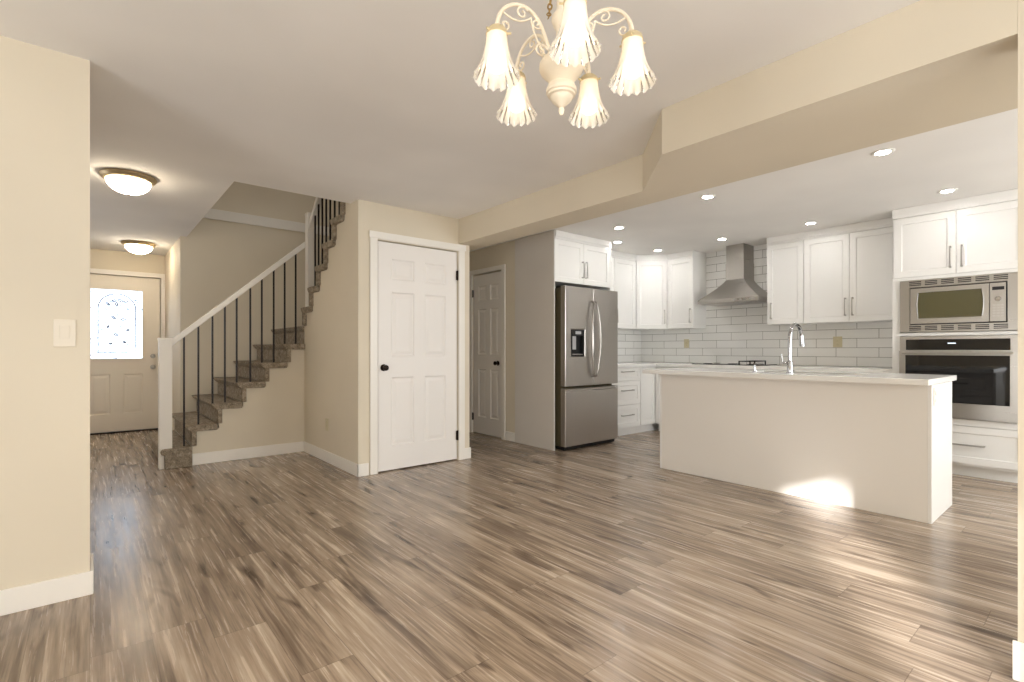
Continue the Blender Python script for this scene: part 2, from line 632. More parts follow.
struct('wall_left', MB().box(-3.4, 0.0, 2.96, 3.20, 0, CZ), 'wall', 'cream wall stub with the light switch', 'wall')
struct('wall_side', MB().box(-3.5, -3.4, -2.4, 3.2, 0, CZ), 'wall', 'cream outer side wall of the living room', 'wall')
struct('wall_back', MB().grid([-3.4, -3.06, -2.25, 6.4], [0, 0.06, 1.79, CZ], -2.4, -2.5, holes={(1, 1)}, axis='y'), 'wall', 'cream back wall with an assumed tall opening for the sun', 'wall')  # unseen opening assumed from the sun streak; its size shapes that beam
struct('wall_right', MB().box(2.37, 2.51, -2.4, 0.208, 0, CZ), 'wall', 'cream wall end beside the oven tower', 'wall')

# closet block with the big six-panel door
struct('wall_closet_front', MB().grid([1.78, 1.958, 2.808, 2.95], [0, 2.075, CZ], 4.20, 4.32, holes={(1, 0)}, axis='y'), 'wall', 'cream closet wall around the white six-panel door', 'wall')
struct('wall_closet_right', MB().box(2.85, 2.95, 4.32, 6.5, 0, CZ), 'wall', 'cream closet wall along the passage', 'wall')

# ---- stairs: risers measured from the photograph
def tz(k):
    return 0.195 * k - 0.01
R1 = {k: 0.775 + 0.2135 * (k - 2) for k in range(1, 8)}     # back of each riser of the lower flight, along x
R2 = {k: 5.555 - 0.2135 * (k - 8) for k in range(8, 15)}    # the same of the upper flight, along y
poly = [(0.74, 0.0)]
for k in range(2, 7):
    poly += [(R1[k] - 0.02, tz(k - 1) - 0.05 if k > 2 else tz(1) - 0.05), (R1[k] - 0.02, tz(k) - 0.05)]
poly += [(1.78, tz(6) - 0.05), (1.78, 0.0)]
poly[1] = (0.74, tz(1) - 0.05)
struct('wall_stair_side', MB().prism(poly, 5.63, 5.73, 'y'), 'wall', 'cream panel under the lower flight of stairs', 'wall')
poly = [(4.32, 0.0), (5.63, 0.0), (5.63, tz(8) - 0.05)]
for k in range(9, 14):
    poly += [(R2[k] + 0.02, tz(k - 1) - 0.05), (R2[k] + 0.02, tz(k) - 0.05)]
poly += [(4.32, tz(13) - 0.05)]
struct('wall_closet_left', MB().prism(poly, 1.78, 1.88, 'x'), 'wall', 'cream wall under the upper flight of stairs', 'wall')
struct('wall_stair_far', MB().box(0.795, 2.85, 6.87, 6.97, 0, 5.0), 'wall', 'cream wall behind the stairs', 'wall')
struct('trim_1', MB().box(0.80, 2.74, 6.853, 6.869, 2.645, 2.765), 'trim', 'white trim band high on the stairwell wall', 'trim', 0.003)
struct('wall_stair_upper_left', MB().box(0.735, 0.855, 4.37, 6.869, CZ + 0.121, 5.0), 'wall', 'upper stairwell wall above the hall', 'wall')
struct('wall_stair_upper_front', MB().box(0.735, 2.87, 4.25, 4.369, CZ + 0.121, 5.0), 'wall', 'upper stairwell wall toward the living room', 'wall')
struct('wall_stair_upper_right', MB().box(2.75, 2.85, 4.37, 6.869, CZ + 0.121, 5.0), 'wall', 'upper stairwell wall above the passage', 'wall')
struct('wall_stair_inner', MB().box(2.72, 2.82, 4.34, 6.869, 0, CZ - 0.001), 'wall', 'stairwell inner wall', 'wall')
struct('ceiling_stairwell', MB().box(0.735, 2.87, 4.25, 6.97, 5.0, 5.1), 'ceil', 'white upper stairwell ceiling', 'ceiling')

# hall and entry
struct('wall_foyer_right', MB().box(0.795, 0.895, 6.97, 8.449, 0, CZ), 'wall', 'cream entry side wall', 'wall')
struct('wall_foyer_left', MB().box(-1.7, -1.6, 3.20, 8.449, 0, CZ), 'wall', 'cream entry wall opposite the stairs', 'wall')
struct('wall_entry', MB().grid([-1.7, -0.205, 0.752, 0.9], [0, 2.082, CZ], 8.45, 8.57, holes={(1, 0)}, axis='y'), 'wall', 'cream wall around the front door', 'wall')

# passage and kitchen
struct('wall_passage', MB().grid([4.565, 4.828, 5.452, 6.5], [0, 2.085, CZ], 3.885, 3.985, holes={(1, 0)}, axis='x'), 'wall', 'cream passage wall with the narrow door', 'wall')
struct('wall_passage_end', MB().box(2.951, 6.4, 6.5, 6.6, 0, CZ), 'wall', 'cream wall at the end of the passage', 'wall')
struct('wall_kitchen_far', MB().box(3.986, 6.4, 4.60, 4.7, 0, CZ), 'greige', 'kitchen wall behind the fridge', 'wall')
struct('wall_kitchen_right', MB().box(6.4, 6.5, -2.4, 6.6, 0, CZ), 'greige', 'kitchen wall behind the hood', 'wall')
struct('wall_tile_right', MB().box(6.39, 6.4, 1.337, 4.589, 0.916, CZ), 'tile_y', 'white subway tile backsplash behind the range hood', 'backsplash')
struct('wall_tile_far', MB().box(4.83, 6.389, 4.59, 4.60, 0.916, CZ), 'tile_x', 'white subway tile backsplash beside the fridge', 'backsplash')


# baseboards
def base(name, x0, x1, y0, y1, label, h=0.108):
    struct(name, MB().box(x0, x1, y0, y1, 0.0, h), 'trim', label, 'baseboard', 0.003)


base('baseboard_left', -3.39, 0.012, 2.947, 2.959, 'white baseboard under the light switch', 0.105)
base('baseboard_left_end', 0.0005, 0.0125, 2.9595, 3.20, 'white baseboard round the wall stub end', 0.105)
base('baseboard_stair', 0.742, 1.767, 5.617, 5.629, 'white baseboard under the stair panel')
base('baseboard_closet_left', 1.768, 1.779, 4.187, 5.6295, 'white baseboard on the wall under the upper flight')
base('baseboard_closet_front', 1.768, 1.872, 4.187, 4.199, 'white baseboard left of the closet door')
base('baseboard_closet_corner', 2.872, 2.962, 4.187, 4.199, 'white baseboard right of the closet door')
base('baseboard_closet_right', 2.9505, 2.962, 4.1995, 6.49, 'white baseboard along the passage side of the closet')
base('baseboard_passage', 3.872, 3.884, 4.5655, 4.755, 'white baseboard between narrow door and fridge panel')
base('baseboard_right', 2.358, 2.3695, -2.39, 0.22, 'white baseboard at the foot of the wall end', 0.13)
base('baseboard_stair_far', 0.80, 1.2, 6.857, 6.869, 'white baseboard behind the bottom stair')


# ------------------------------------------------------------------ doors (structure, with their parts)
def casing(parent, axis, plane, sgn, a0, a1, top, w, name='casing', head=0.0, t=0.018):
    """U-shaped door casing on one wall face; sgn = direction out of the wall."""
    p0, p1 = plane, plane + sgn * t
    pl = [(a0 - w, 0.0), (a0 - w, top + w * 0.86), (a1 + w, top + w * 0.86), (a1 + w, 0.0), (a1, 0.0), (a1, top), (a0, top), (a0, 0.0)]
    return obj(name, MB().prism(pl, p0, p1, axis), 'trim', parent, 0.003)


RAISED = [(0.012, 0.010), (0.022, 0.010), (0.048, 0.003)]


def jamb(parent, w, top):
    obj('jamb', MB().prism([(-0.012, 0.0), (-0.012, top + 0.012), (w + 0.012, top + 0.012), (w + 0.012, 0.0), (w - 0.014, 0.0), (w - 0.014, top - 0.014), (0.014, top - 0.014), (0.014, 0.0)], 0.0455, 0.075, 'y'), 'trim', parent)


def knob_mb(r=0.027, out=0.06, base_r=0.031):
    """A round door knob along -y from the origin."""
    prof = [(base_r, 0.0), (base_r, 0.006), (0.012, 0.010), (0.011, 0.028), (r * 0.8, 0.034), (r, 0.044), (r * 0.92, 0.055), (r * 0.5, out)]
    mb = MB().lathe(prof, 24)
    mb.v = [Vector((v.x, -v.z, v.y)) for v in mb.v]
    return mb


def hinge_mb(h=0.09):
    """A butt hinge seen from its knuckle side, centred on the origin, facing -y."""
    mb = MB()
    mb.grid([-0.016, -0.003, 0.003, 0.016], [-h / 2, h / 2], -0.002, 0.002, axis='y')
    mb.tube([(0, -0.005, -h / 2 - 0.004), (0, -0.005, h / 2 + 0.004)], 0.007, 10)
    return mb


# closet door: x 1.965..2.800
d1 = thing('door_2', 'white six-panel closet door with bronze knob', 'door', (1.965, 4.205, 0))
d1['kind'] = 'structure'
us = [0, 0.128, 0.362, 0.471, 0.706, 0.835]
ws = [0.012, 0.225, 0.848, 1.035, 1.622, 1.732, 1.922, 2.066]
obj('door_panel', MB().grid(us, ws, 0.0, 0.036, axis='y', prof={(i, j): RAISED for i in (1, 3) for j in (1, 3, 5)}), 'door', d1)
casing(d1, 'y', -0.006, -1, -0.013, 0.848, 2.080, 0.070)
jamb(d1, 0.835, 2.066)
obj('head_trim', MB().box(-0.094, 0.929, -0.030, -0.0245, 2.084, 2.142), 'trim', d1, 0.002)
k = obj('knob', knob_mb(), 'bronze', d1, smooth=True); k.location = (0.052, -0.0005, 0.937)
for z in (1.835, 0.248):
    h = obj('hinge', hinge_mb(), 'bronze', d1, smooth=True); h.location = (0.838, -0.008, z)

# narrow door in the passage: faces -x, local x runs toward -y
d2 = thing('door_3', 'narrow white six-panel door in the passage beside the fridge', 'door', (3.890, 5.442, 0), -pi / 2)
d2['kind'] = 'structure'
us = [0, 0.108, 0.276, 0.362, 0.530, 0.606]
obj('door_panel', MB().grid(us, ws, 0.0, 0.036, axis='y', prof={(i, j): RAISED for i in (1, 3) for j in (1, 3, 5)}), 'door', d2)
jamb(d2, 0.606, 2.066)
casing(d2, 'y', -0.006, -1, -0.01, 0.614, 2.082, 0.066)
k = obj('knob', knob_mb(), 'bronze', d2, smooth=True); k.location = (0.521, -0.0005, 0.93)
for z in (1.835, 0.22):
    h = obj('hinge', hinge_mb(), 'bronze', d2, smooth=True); h.location = (-0.005, -0.008, z)

# front door with decorative glass
d3 = thing('door_1', 'cream front door with a bright leaded glass window', 'door', (-0.19, 8.46, 0))
d3['kind'] = 'structure'
us = [0, 0.13, 0.19, 0.395, 0.53, 0.741, 0.79, 0.928]
ws1 = [0.02, 0.25, 0.775, 0.975, 1.893, 2.068]
hol = {(i, 3) for i in range(2, 5)}
obj('door_panel', MB().grid(us, ws1, 0.0, 0.044, holes=hol, axis='y', prof={(1, 1): RAISED, (2, 1): RAISED, (4, 1): RAISED}), 'entry', d3)
obj('window_frame', MB().grid([0.172, 0.197, 0.734, 0.759], [0.957, 0.982, 1.886, 1.911], -0.010, -0.0005, holes={(1, 1)}, axis='y'), 'entry', d3)
pn = obj('window_glass', MB().box(0.191, 0.740, 0.018, 0.024, 0.976, 1.892), 'dglass', d3)
lead = MB()
def arc(cx, cz, r, a0, a1, n=16):
    return [(cx + r * cos(a0 + (a1 - a0) * i / n), 0.014, cz + r * sin(a0 + (a1 - a0) * i / n)) for i in range(n + 1)]
cx = 0.466
lead.tube([(0.27, 0.014, 1.06)] + [(0.27, 0.014, 1.64)] + arc(cx, 1.64, 0.196, pi, 0)[1:] + [(0.662, 0.014, 1.06), (0.27, 0.014, 1.06)], 0.006, 6)
def leaf(x, z, L, ang):
    return [(x + L * (t * cos(ang) - w * sin(ang)), 0.014, z + L * (t * sin(ang) + w * cos(ang))) for t, w in ((-1, 0), (-0.4, 0.35), (0.3, 0.32), (1, 0), (0.3, -0.32), (-0.4, -0.35))]
for x, z, L, ang in ((0.43, 1.74, 0.035, 0.4), (0.50, 1.75, 0.035, 2.6), (0.46, 1.70, 0.03, 1.6), (0.56, 1.74, 0.03, 0.3), (0.37, 1.70, 0.025, 2.2), (0.43, 1.52, 0.03, -0.6), (0.53, 1.50, 0.03, 0.1),
                     (0.37, 1.40, 0.022, 1.2), (0.58, 1.36, 0.022, 0.2), (0.45, 1.30, 0.03, -0.8), (0.40, 1.18, 0.022, 0.4), (0.54, 1.20, 0.025, 2.4)):
    lead.tube(leaf(x, z, L, ang), 0.0068, 6, closed=True)
obj('leading', lead, 'lead', pn)
jamb(d3, 0.928, 2.068)
casing(d3, 'y', -0.011, -1, -0.012, 0.940, 2.082, 0.070)
k = obj('knob', knob_mb(), 'nickel', d3, smooth=True); k.location = (0.851, -0.0005, 0.86)
k = obj('deadbolt', knob_mb(0.02, 0.03, 0.03), 'nickel', d3, smooth=True); k.location = (0.851, -0.0005, 1.01)
obj('threshold', MB().box(-0.01, 0.938, -0.03, 0.08, 0.0005, 0.018), 'bronze', d3, 0.003)


# ------------------------------------------------------------------ staircase
st = thing('staircase', 'carpeted staircase with white newel posts, white handrail and thin black balusters', 'staircase', (0.53, 5.6, 0))
def loc_obj(name, mb, mat, parent, **kw):
    p = parent.location
    mb.move(-p.x, -p.y, -p.z)
    return obj(name, mb, mat, parent, **kw)
YS, YE = 5.585, 6.852
def stair_profile(front, back_end, z0, z1, nose=0.05, sgn=1):
    """L-shaped carpet profile of one step: rounded nosing, tread to back_end, riser down to z0."""
    t = 0.058
    pts = [(front, z0), (front, z1 - t)]
    pts += [(front - sgn * (nose * 0.45 * (1 - cos(a)) + 0.5 * nose * sin(a) * 0.55), z1 - t / 2 - t / 2 * cos(a)) for a in [pi * i / 8 for i in range(1, 8)]]
    pts += [(front, z1), (back_end, z1), (back_end, z1 - t), (front + sgn * 0.040, z1 - t), (front + sgn * 0.040, z0)]
    return pts
for k in range(1, 7):
    f0 = R1[k] - 0.038
    f1 = R1[k + 1] - 0.038 if k < 6 else 1.80
    z0 = tz(k - 1) if k > 1 else 0.001
    y0 = YS if k > 1 else 5.565
    x1 = f1
    if k == 1:   # the bottom step is a solid carpeted block in front of the newel post
        a = [pi * i / 8 for i in range(0, 9)]
        pr = [(f0, 0.001)] + [(f0 - 0.030 * sin(q), tz(1) - 0.029 - 0.029 * cos(q)) for q in a] + [(0.739, tz(1)), (0.739, 0.001)]
        loc_obj('step', MB().prism(pr, y0, YE, 'y'), 'carpet', st, bevel=0.006, smooth=True)
    elif k == 6:   # the wall corner stands in front of the last tread
        loc_obj('step', MB().prism(stair_profile(f0, 1.776, z0, tz(k)), YS, YE, 'y'), 'carpet', st, bevel=0.008, smooth=True)
    else:
        loc_obj('step', MB().prism(stair_profile(f0, x1, z0, tz(k)), y0, YE, 'y'), 'carpet', st, bevel=0.008, smooth=True)
# landing
loc_obj('landing', MB().prism(stair_profile(1.80, 2.71, tz(6) - 0.055, tz(7)), 5.66, YE, 'y'), 'carpet', st, bevel=0.008, smooth=True)
for k in range(8, 14):
    f0 = R2[k] + 0.038
    f1 = R2[k + 1] + 0.038
    z0 = tz(k - 1)
    loc_obj('step', MB().prism(stair_profile(f0, f1 - 0.002, z0, tz(k), sgn=-1), 1.742, 2.71, 'x'), 'carpet', st, bevel=0.008, smooth=True)
# newel posts
np_ = MB().box(0.485, 0.585, 5.605, 5.705, 0.001, 1.19)
np_.box(0.481, 0.589, 5.601, 5.709, 1.185, 1.207)
loc_obj('newel_post', np_, 'trim', st, bevel=0.004)
up_ = MB().box(1.792, 1.875, 5.56, 5.645, tz(6) - 0.03, 2.55)
up_.box(1.788, 1.879, 5.556, 5.649, 2.545, 2.575)
loc_obj('newel_post', up_, 'trim', st, bevel=0.004)
# handrails
def rail(p0, p1, w, h, axis):
    """Sloped rail; p = (run, z of underside)."""
    pl = [(p0[0], p0[1]), (p1[0], p1[1]), (p1[0], p1[1] + h), (p0[0], p0[1] + h)]
    return MB().prism(pl, w[0], w[1], axis)
SL = 0.8937
def r1z(x):
    return 1.186 + SL * (x - 0.648)
loc_obj('handrail', rail((0.586, r1z(0.586)), (1.791, r1z(1.791)), (5.63, 5.69), 0.066, 'y'), 'trim', st, bevel=0.006)
def r2z(y):
    return 2.514 + (5.434 - y) * 0.95
loc_obj('handrail', rail((5.555, r2z(5.555)), (4.40, r2z(4.40)), (1.80, 1.86), 0.075, 'x'), 'trim', st, bevel=0.006)
# balusters: one mesh per length, each an object
for x in (0.683, 0.80, 0.918, 1.025, 1.130, 1.254, 1.362, 1.477, 1.586, 1.698):
    k = max(j for j in range(1, 7) if x > R1[j] - 0.075)
    b = MB().tube([(x, 5.66, tz(k) - 0.004), (x, 5.66, r1z(x) + 0.01)], 0.0075, square=True)
    loc_obj('baluster', b, 'iron', st)
for y in (5.437, 5.334, 5.224, 5.113, 5.002, 4.882, 4.759):
    k = max(j for j in range(8, 14) if y < R2[j] + 0.075)
    b = MB().tube([(1.83, y, tz(k) - 0.004), (1.83, y, r2z(y) + 0.01)], 0.0075, square=True)
    loc_obj('baluster', b, 'iron', st)


# ------------------------------------------------------------------ switch, outlets
def switch_plate(name, label, cat, loc, rot, mat='plate', kind='switch', w=0.075, h=0.12):
    t = thing(name, label, cat, loc, rot)
    obj('plate', MB().box(-w / 2, w / 2, -0.006, 0.0, -h / 2, h / 2), mat, t, 0.002)
    if kind == 'switch':
        mb = MB().prism([(-0.0055, -0.034), (-0.011, 0.034), (-0.0055, 0.034)], -0.017, 0.017, 'x')
        obj('rocker', mb, mat, t, 0.001)
    else:
        for dz in (-0.022, 0.022):
            mb = MB().lathe([(0.0165, 0.0), (0.0165, 0.0035), (0.015, 0.0045)], 20)
            mb.v = [Vector((v.x, -0.0055 - v.z, v.y + dz)) for v in mb.v]
            obj('socket', mb, mat, t, smooth=True)
    return t


switch_plate('light_switch', 'ivory rocker light switch on the cream wall stub', 'switch', (-0.085, 2.9595, 1.172), 0, 'switch')
switch_plate('wall_outlet', 'outlet low on the cream wall under the upper stairs', 'outlet', (1.7795, 4.95, 0.365), -pi / 2, 'plate', 'outlet')
switch_plate('wall_outlet', 'beige outlet on the tile between faucet and oven tower', 'outlet', (6.3895, 1.983, 1.184), -pi / 2, 'plate', 'outlet', 0.09, 0.12)
switch_plate('wall_outlet', 'beige outlet on the tile under the corner cabinets', 'outlet', (6.3895, 3.839, 1.184), -pi / 2, 'plate', 'outlet')


# ------------------------------------------------------------------ cabinets
def pull_mb(L, vertical=True, r=0.0065, out=0.032):
    """A square bar pull on the plane y = 0, centred on the origin."""
    pts = [(-L / 2, 0, 0), (-L / 2, -out, 0), (L / 2, -out, 0), (L / 2, 0, 0)]
    if vertical:
        pts = [(0, y, x) for x, y, _ in pts]
    return MB().tube(pts, r, square=True)


SHAKER = [(0.004, 0.008)]


def front(parent, name, x0, x1, z0, z1, handle=None, mat='cab', rail_w=0.058, L=0.175, y=0.0):
    """Shaker front in the plane y (its face) .. y+0.02, with a pull: ('v', x, z) or ('h', x, z)."""
    rw = min(rail_w, (z1 - z0) * 0.3)
    d = obj(name, MB().grid([x0, x0 + rail_w, x1 - rail_w, x1], [z0, z0 + rw, z1 - rw, z1], y, y + 0.0195, axis='y', prof={(1, 1): SHAKER}), mat, parent, 0.0012)
    if handle:
        o = obj('handle', pull_mb(L, handle[0] == 'v'), 'nickel', d)
        o.location = (handle[1], y - 0.0002, handle[2])
    return d


CROWN_Z = 2.312


def carcass(parent, x0, x1, depth, z0, z1, name='carcass', mat='cab', y0=0.02):
    return obj(name, MB().box(x0, x1, y0, y0 + depth, z0, z1), mat, parent, 0.001)


def crown(parent, x0, x1, depth, y0=-0.001):
    return obj('crown_moulding', MB().prism([(y0 + 0.004, CROWN_Z), (y0 + 0.02 + depth, CROWN_Z), (y0 + 0.02 + depth, CZ - 0.002), (y0 - 0.006, CZ - 0.002), (y0 - 0.006, CROWN_Z + 0.03), (y0 + 0.004, CROWN_Z + 0.012)], x0, x1, 'x'), 'cab', parent, 0.0015)


# over-fridge cabinet with its two tall gable panels; front plane y = 3.90
c = thing('fridge_cabinet', 'white two-door cabinet boxed in above the steel fridge', 'cabinet', (3.862, 3.90, 0))
obj('gable_panel', MB().box(0.0, 0.020, 0.012, 0.664, 0.001, CZ - 0.002), 'greige', c, 0.001)
obj('gable_panel', MB().box(0.940, 0.960, 0.0, 0.685, 0.001, CZ - 0.002), 'cab', c, 0.001)
carcass(c, 0.0205, 0.9395, 0.66, 1.842, CROWN_Z)
front(c, 'door', 0.006, 0.469, 1.842, CROWN_Z - 0.004, ('v', 0.441, 2.005))
front(c, 'door', 0.473, 0.936, 1.842, CROWN_Z - 0.004, ('v', 0.501, 2.005))
crown(c, 0.0205, 0.9395, 0.64)
obj('gable_edge', MB().box(-0.001, 0.0045, -0.002, 0.0115, 0.001, CZ - 0.002), 'cab', c, 0.001)

# far wall uppers: face y = 4.235, x 4.825..5.755
c = thing('wall_cabinet', 'white wall cabinet between the fridge and the angled corner cabinet', 'cabinet', (4.826, 4.225, 0))
carcass(c, 0.0, 0.925, 0.343, 1.385, CROWN_Z)
front(c, 'door', 0.002, 0.461, 1.385, CROWN_Z - 0.004, ('v', 0.43, 1.545))
front(c, 'door', 0.465, 0.923, 1.385, CROWN_Z - 0.004, ('v', 0.495, 1.545))
crown(c, 0.0, 0.925, 0.343)

# angled corner cabinet
c = thing('corner_wall_cabinet', 'white angled corner wall cabinet with one wide door', 'cabinet', (5.757, 4.226, 0), -pi / 4)
def loc45(x, y):
    dx, dy = x - 5.757, y - 4.226
    return (dx * cos(pi / 4) - dy * sin(pi / 4), dx * sin(pi / 4) + dy * cos(pi / 4))
fp = [(5.757 + 0.012, 4.226 + 0.018), (6.054 + 0.005, 3.932 + 0.018), (6.388, 3.932), (6.388, 4.588), (5.757, 4.588)]
obj('carcass', MB().prism([loc45(*p) for p in fp], 1.385, CROWN_Z), 'cab', c, 0.001)
fp2 = [(5.757, 4.222), (6.046, 3.932), (6.388, 3.932), (6.388, 4.588), (5.757, 4.588)]
obj('crown_moulding', MB().prism([loc45(*p) for p in fp2], CROWN_Z, CZ - 0.002), 'cab', c, 0.0015)
W45 = sqrt((6.054 - 5.757) ** 2 + (3.932 - 4.226) ** 2)
front(c, 'door', 0.006, W45 - 0.006, 1.385, CROWN_Z - 0.004, ('v', W45 - 0.036, 1.545))

# narrow cabinet left of the hood: faces -x at x = 6.05
c = thing('wall_cabinet', 'narrow white single-door wall cabinet beside the steel range hood', 'cabinet', (6.05, 3.930, 0), -pi / 2)
carcass(c, 0.0, 0.385, 0.318, 1.385, CROWN_Z)
front(c, 'door', 0.002, 0.383, 1.385, CROWN_Z - 0.004, ('v', 0.352, 1.545))
crown(c, 0.0, 0.385, 0.316)

# right of the hood
c = thing('wall_cabinet', 'white single-door wall cabinet right against the hood, over the faucet', 'cabinet', (6.05, 2.603, 0), -pi / 2)
carcass(c, 0.0, 0.394, 0.318, 1.39, CROWN_Z)
front(c, 'door', 0.002, 0.391, 1.39, CROWN_Z - 0.004, ('v', 0.051, 1.545))
crown(c, 0.0, 0.394, 0.316)
c = thing('wall_cabinet', 'white double-door wall cabinet touching the oven tower', 'cabinet', (6.05, 2.207, 0), -pi / 2)
carcass(c, 0.0, 0.866, 0.318, 1.39, CROWN_Z)
front(c, 'door', 0.002, 0.432, 1.39, CROWN_Z - 0.004, ('v', 0.401, 1.545))
front(c, 'door', 0.436, 0.864, 1.39, CROWN_Z - 0.004, ('v', 0.467, 1.545))
crown(c, 0.0, 0.866, 0.316)

# oven tower: faces -x, front plane x = 5.75, from y = 1.337 down to 0.43
c = thing('oven_tower', 'tall white cabinet tower holding the microwave and wall oven', 'cabinet', (5.75, 1.336, 0), -pi / 2)
TW = 0.906
YO0, YO1 = 1.336 - 1.278, 1.336 - 0.490       # opening, local x
obj('carcass', MB().grid([0, YO0, YO1, TW], [0.10, 0.500, 1.222, 1.252, 1.730, CROWN_Z], 0.020, 0.636, holes={(1, 1), (1, 3)}, axis='y'), 'cab', c, 0.001)
obj('face_frame', MB().grid([0, YO0, YO1, TW], [0.447, 0.500, 1.222, 1.252, 1.730, 1.757], 0.0, 0.0195, holes={(1, 1), (1, 3)}, axis='y'), 'cab', c, 0.001)
obj('toe_kick', MB().box(0.0, TW, 0.10, 0.636, 0.001, 0.0995), 'cab', c)
front(c, 'door', 0.012, 0.451, 1.760, CROWN_Z - 0.004, ('v', 0.415, 1.905))
front(c, 'door', 0.455, 0.894, 1.760, CROWN_Z - 0.004, ('v', 0.491, 1.905))
front(c, 'drawer', 0.012, 0.894, 0.122, 0.442, ('h', 0.453, 0.285), L=0.36)
obj('crown_moulding', MB().prism([(-0.003, CROWN_Z), (0.636, CROWN_Z), (0.636, CZ - 0.002), (-0.008, CZ - 0.002), (-0.008, CROWN_Z + 0.03), (-0.003, CROWN_Z + 0.012)], 0, TW, 'x'), 'cab', c, 0.0015)

# microwave with its steel trim kit, in the tower's upper opening (local frame as the tower)
mw = thing('microwave', 'built-in steel microwave with louvred trim frame and olive window', 'microwave', (5.75, 1.274, 1.256), -pi / 2)
w, h = 0.777, 0.470
ux = [0, 0.072, 0.712, w]; wz = [0, 0.066, 0.404, h]
obj('trim_frame', MB().grid(ux, wz, -0.022, -0.001, holes={(1, 1)}, axis='y'), 'steel', mw, 0.002)
for z0 in (0.012, 0.416):
    for i in range(6):
        x0 = 0.066 + i * 0.112
        v = obj('vent', MB().grid([x0, x0 + 0.094], [z0 + 0.0075 * j for j in range(7)], -0.0235, -0.0222, axis='y'), 'steel', mw)
        for j in range(3):
            obj('slot', MB().box(x0 + 0.004, x0 + 0.090, -0.0242, -0.0236, z0 + 0.004 + 0.015 * j, z0 + 0.0125 + 0.015 * j), 'black', v)
obj('body', MB().box(0.074, 0.710, -0.010, 0.42, 0.068, 0.402), 'black', mw)
# door with a curved-sided window
dw = MB()
n = 9
x0, x1, z0, z1 = 0.080, 0.603, 0.076, 0.394
wl = [(0.136 - 0.010 * (1 - ((2 * i / (n - 1)) - 1) ** 2), 0.123 + 0.232 * i / (n - 1)) for i in range(n)]
wr = [(0.558 + 0.010 * (1 - ((2 * i / (n - 1)) - 1) ** 2), 0.123 + 0.232 * i / (n - 1)) for i in range(n)]
outer_l = [(x0, z0 + (z1 - z0) * i / (n - 1)) for i in range(n)]
outer_r = [(x1, z0 + (z1 - z0) * i / (n - 1)) for i in range(n)]
vs, fs = [], []
ring_in = wl + wr[::-1]
ring_out = outer_l + outer_r[::-1]
N = len(ring_in)
for d in (-0.030, -0.012):
    vs += [(p[0], d, p[1]) for p in ring_out] + [(p[0], d, p[1]) for p in ring_in]
for i in range(N):
    j = (i + 1) % N
    fs += [(i, j, N + j, N + i), (2 * N + i, 2 * N + j, 3 * N + j, 3 * N + i), (i, j, 2 * N + j, 2 * N + i), (N + i, N + j, 3 * N + j, 3 * N + i)]
dw.add(vs, fs)
md = obj('door', dw, 'steel', mw)
obj('window', MB().prism([(p[0], p[1]) for p in ring_in], -0.0265, -0.0125, 'y'), 'glass_micro', md)
obj('window_bezel', MB().tube([(p[0], -0.0305, p[1]) for p in ring_in], 0.0035, 6, closed=True), 'chrome', md)
cp = obj('control_panel', MB().box(0.607, 0.703, -0.030, -0.012, 0.076, 0.394), 'steel', mw, 0.0015)
obj('display', MB().box(0.622, 0.694, -0.0312, -0.0302, 0.335, 0.362), 'black', cp)
for r_ in range(5):
    for q in range(3):
        obj('button', MB().box(0.624 + q * 0.024, 0.643 + q * 0.024, -0.0315, -0.0302, 0.115 + r_ * 0.022, 0.129 + r_ * 0.022), 'nickel', cp)
dial = MB().lathe([(0.020, 0.0), (0.020, 0.008), (0.017, 0.012)], 24)
dial.v = [Vector((0.657 + v.x, -0.0302 - v.z, 0.262 + v.y)) for v in dial.v]
obj('dial', dial, 'chrome', cp, smooth=True)

# wall oven
ov = thing('wall_oven', 'black glass wall oven with steel frame and bar handle', 'oven', (5.75, 1.274, 0.504), -pi / 2)
h = 0.714
obj('body', MB().box(0.01, 0.767, 0.0, 0.56, 0.006, 0.708), 'black', ov)
obj('frame', MB().grid([0, 0.044, 0.729, w], [0, 0.012, 0.580, 0.592, 0.686, h], -0.022, -0.001, holes={(1, 3)}, axis='y'), 'steel', ov, 0.0015)
obj('control_panel', MB().box(0.046, 0.727, -0.021, -0.004, 0.593, 0.685), 'glass_black', ov)
obj('display', MB().box(0.338, 0.392, -0.0222, -0.0212, 0.646, 0.655), 'display', ov)
od = obj('door', MB().grid([0.0, 0.046, 0.728, w], [0.014, 0.135, 0.545, 0.583], -0.048, -0.0225, holes={(1, 1)}, axis='y'), 'steel', ov, 0.002)
obj('window', MB().box(0.0465, 0.7275, -0.047, -0.024, 0.1355, 0.5445), 'glass_black', od)
hb = MB().tube([(0.04, -0.048, 0.566), (0.04, -0.090, 0.566), (0.737, -0.090, 0.566), (0.737, -0.048, 0.566)], 0.011, 12)
obj('handle', hb, 'steel', od, smooth=True)
obj('vent_strip', MB().box(0.03, 0.75, -0.020, -0.003, 0.001, 0.0118), 'black', ov)


# base cabinets
def base_cab(label, loc, rot, w, fronts, depth=0.56):
    t = thing('base_cabinet', label, 'cabinet', loc, rot)
    carcass(t, 0.0, w, depth, 0.105, 0.874)
    obj('toe_kick', MB().box(0.0, w, 0.075, 0.02 + depth, 0.001, 0.1045), 'cab', t)
    for nm, a, b, z0, z1, hd, L in fronts:
        front(t, nm, a, b, z0, z1, hd, L=L)
    return t


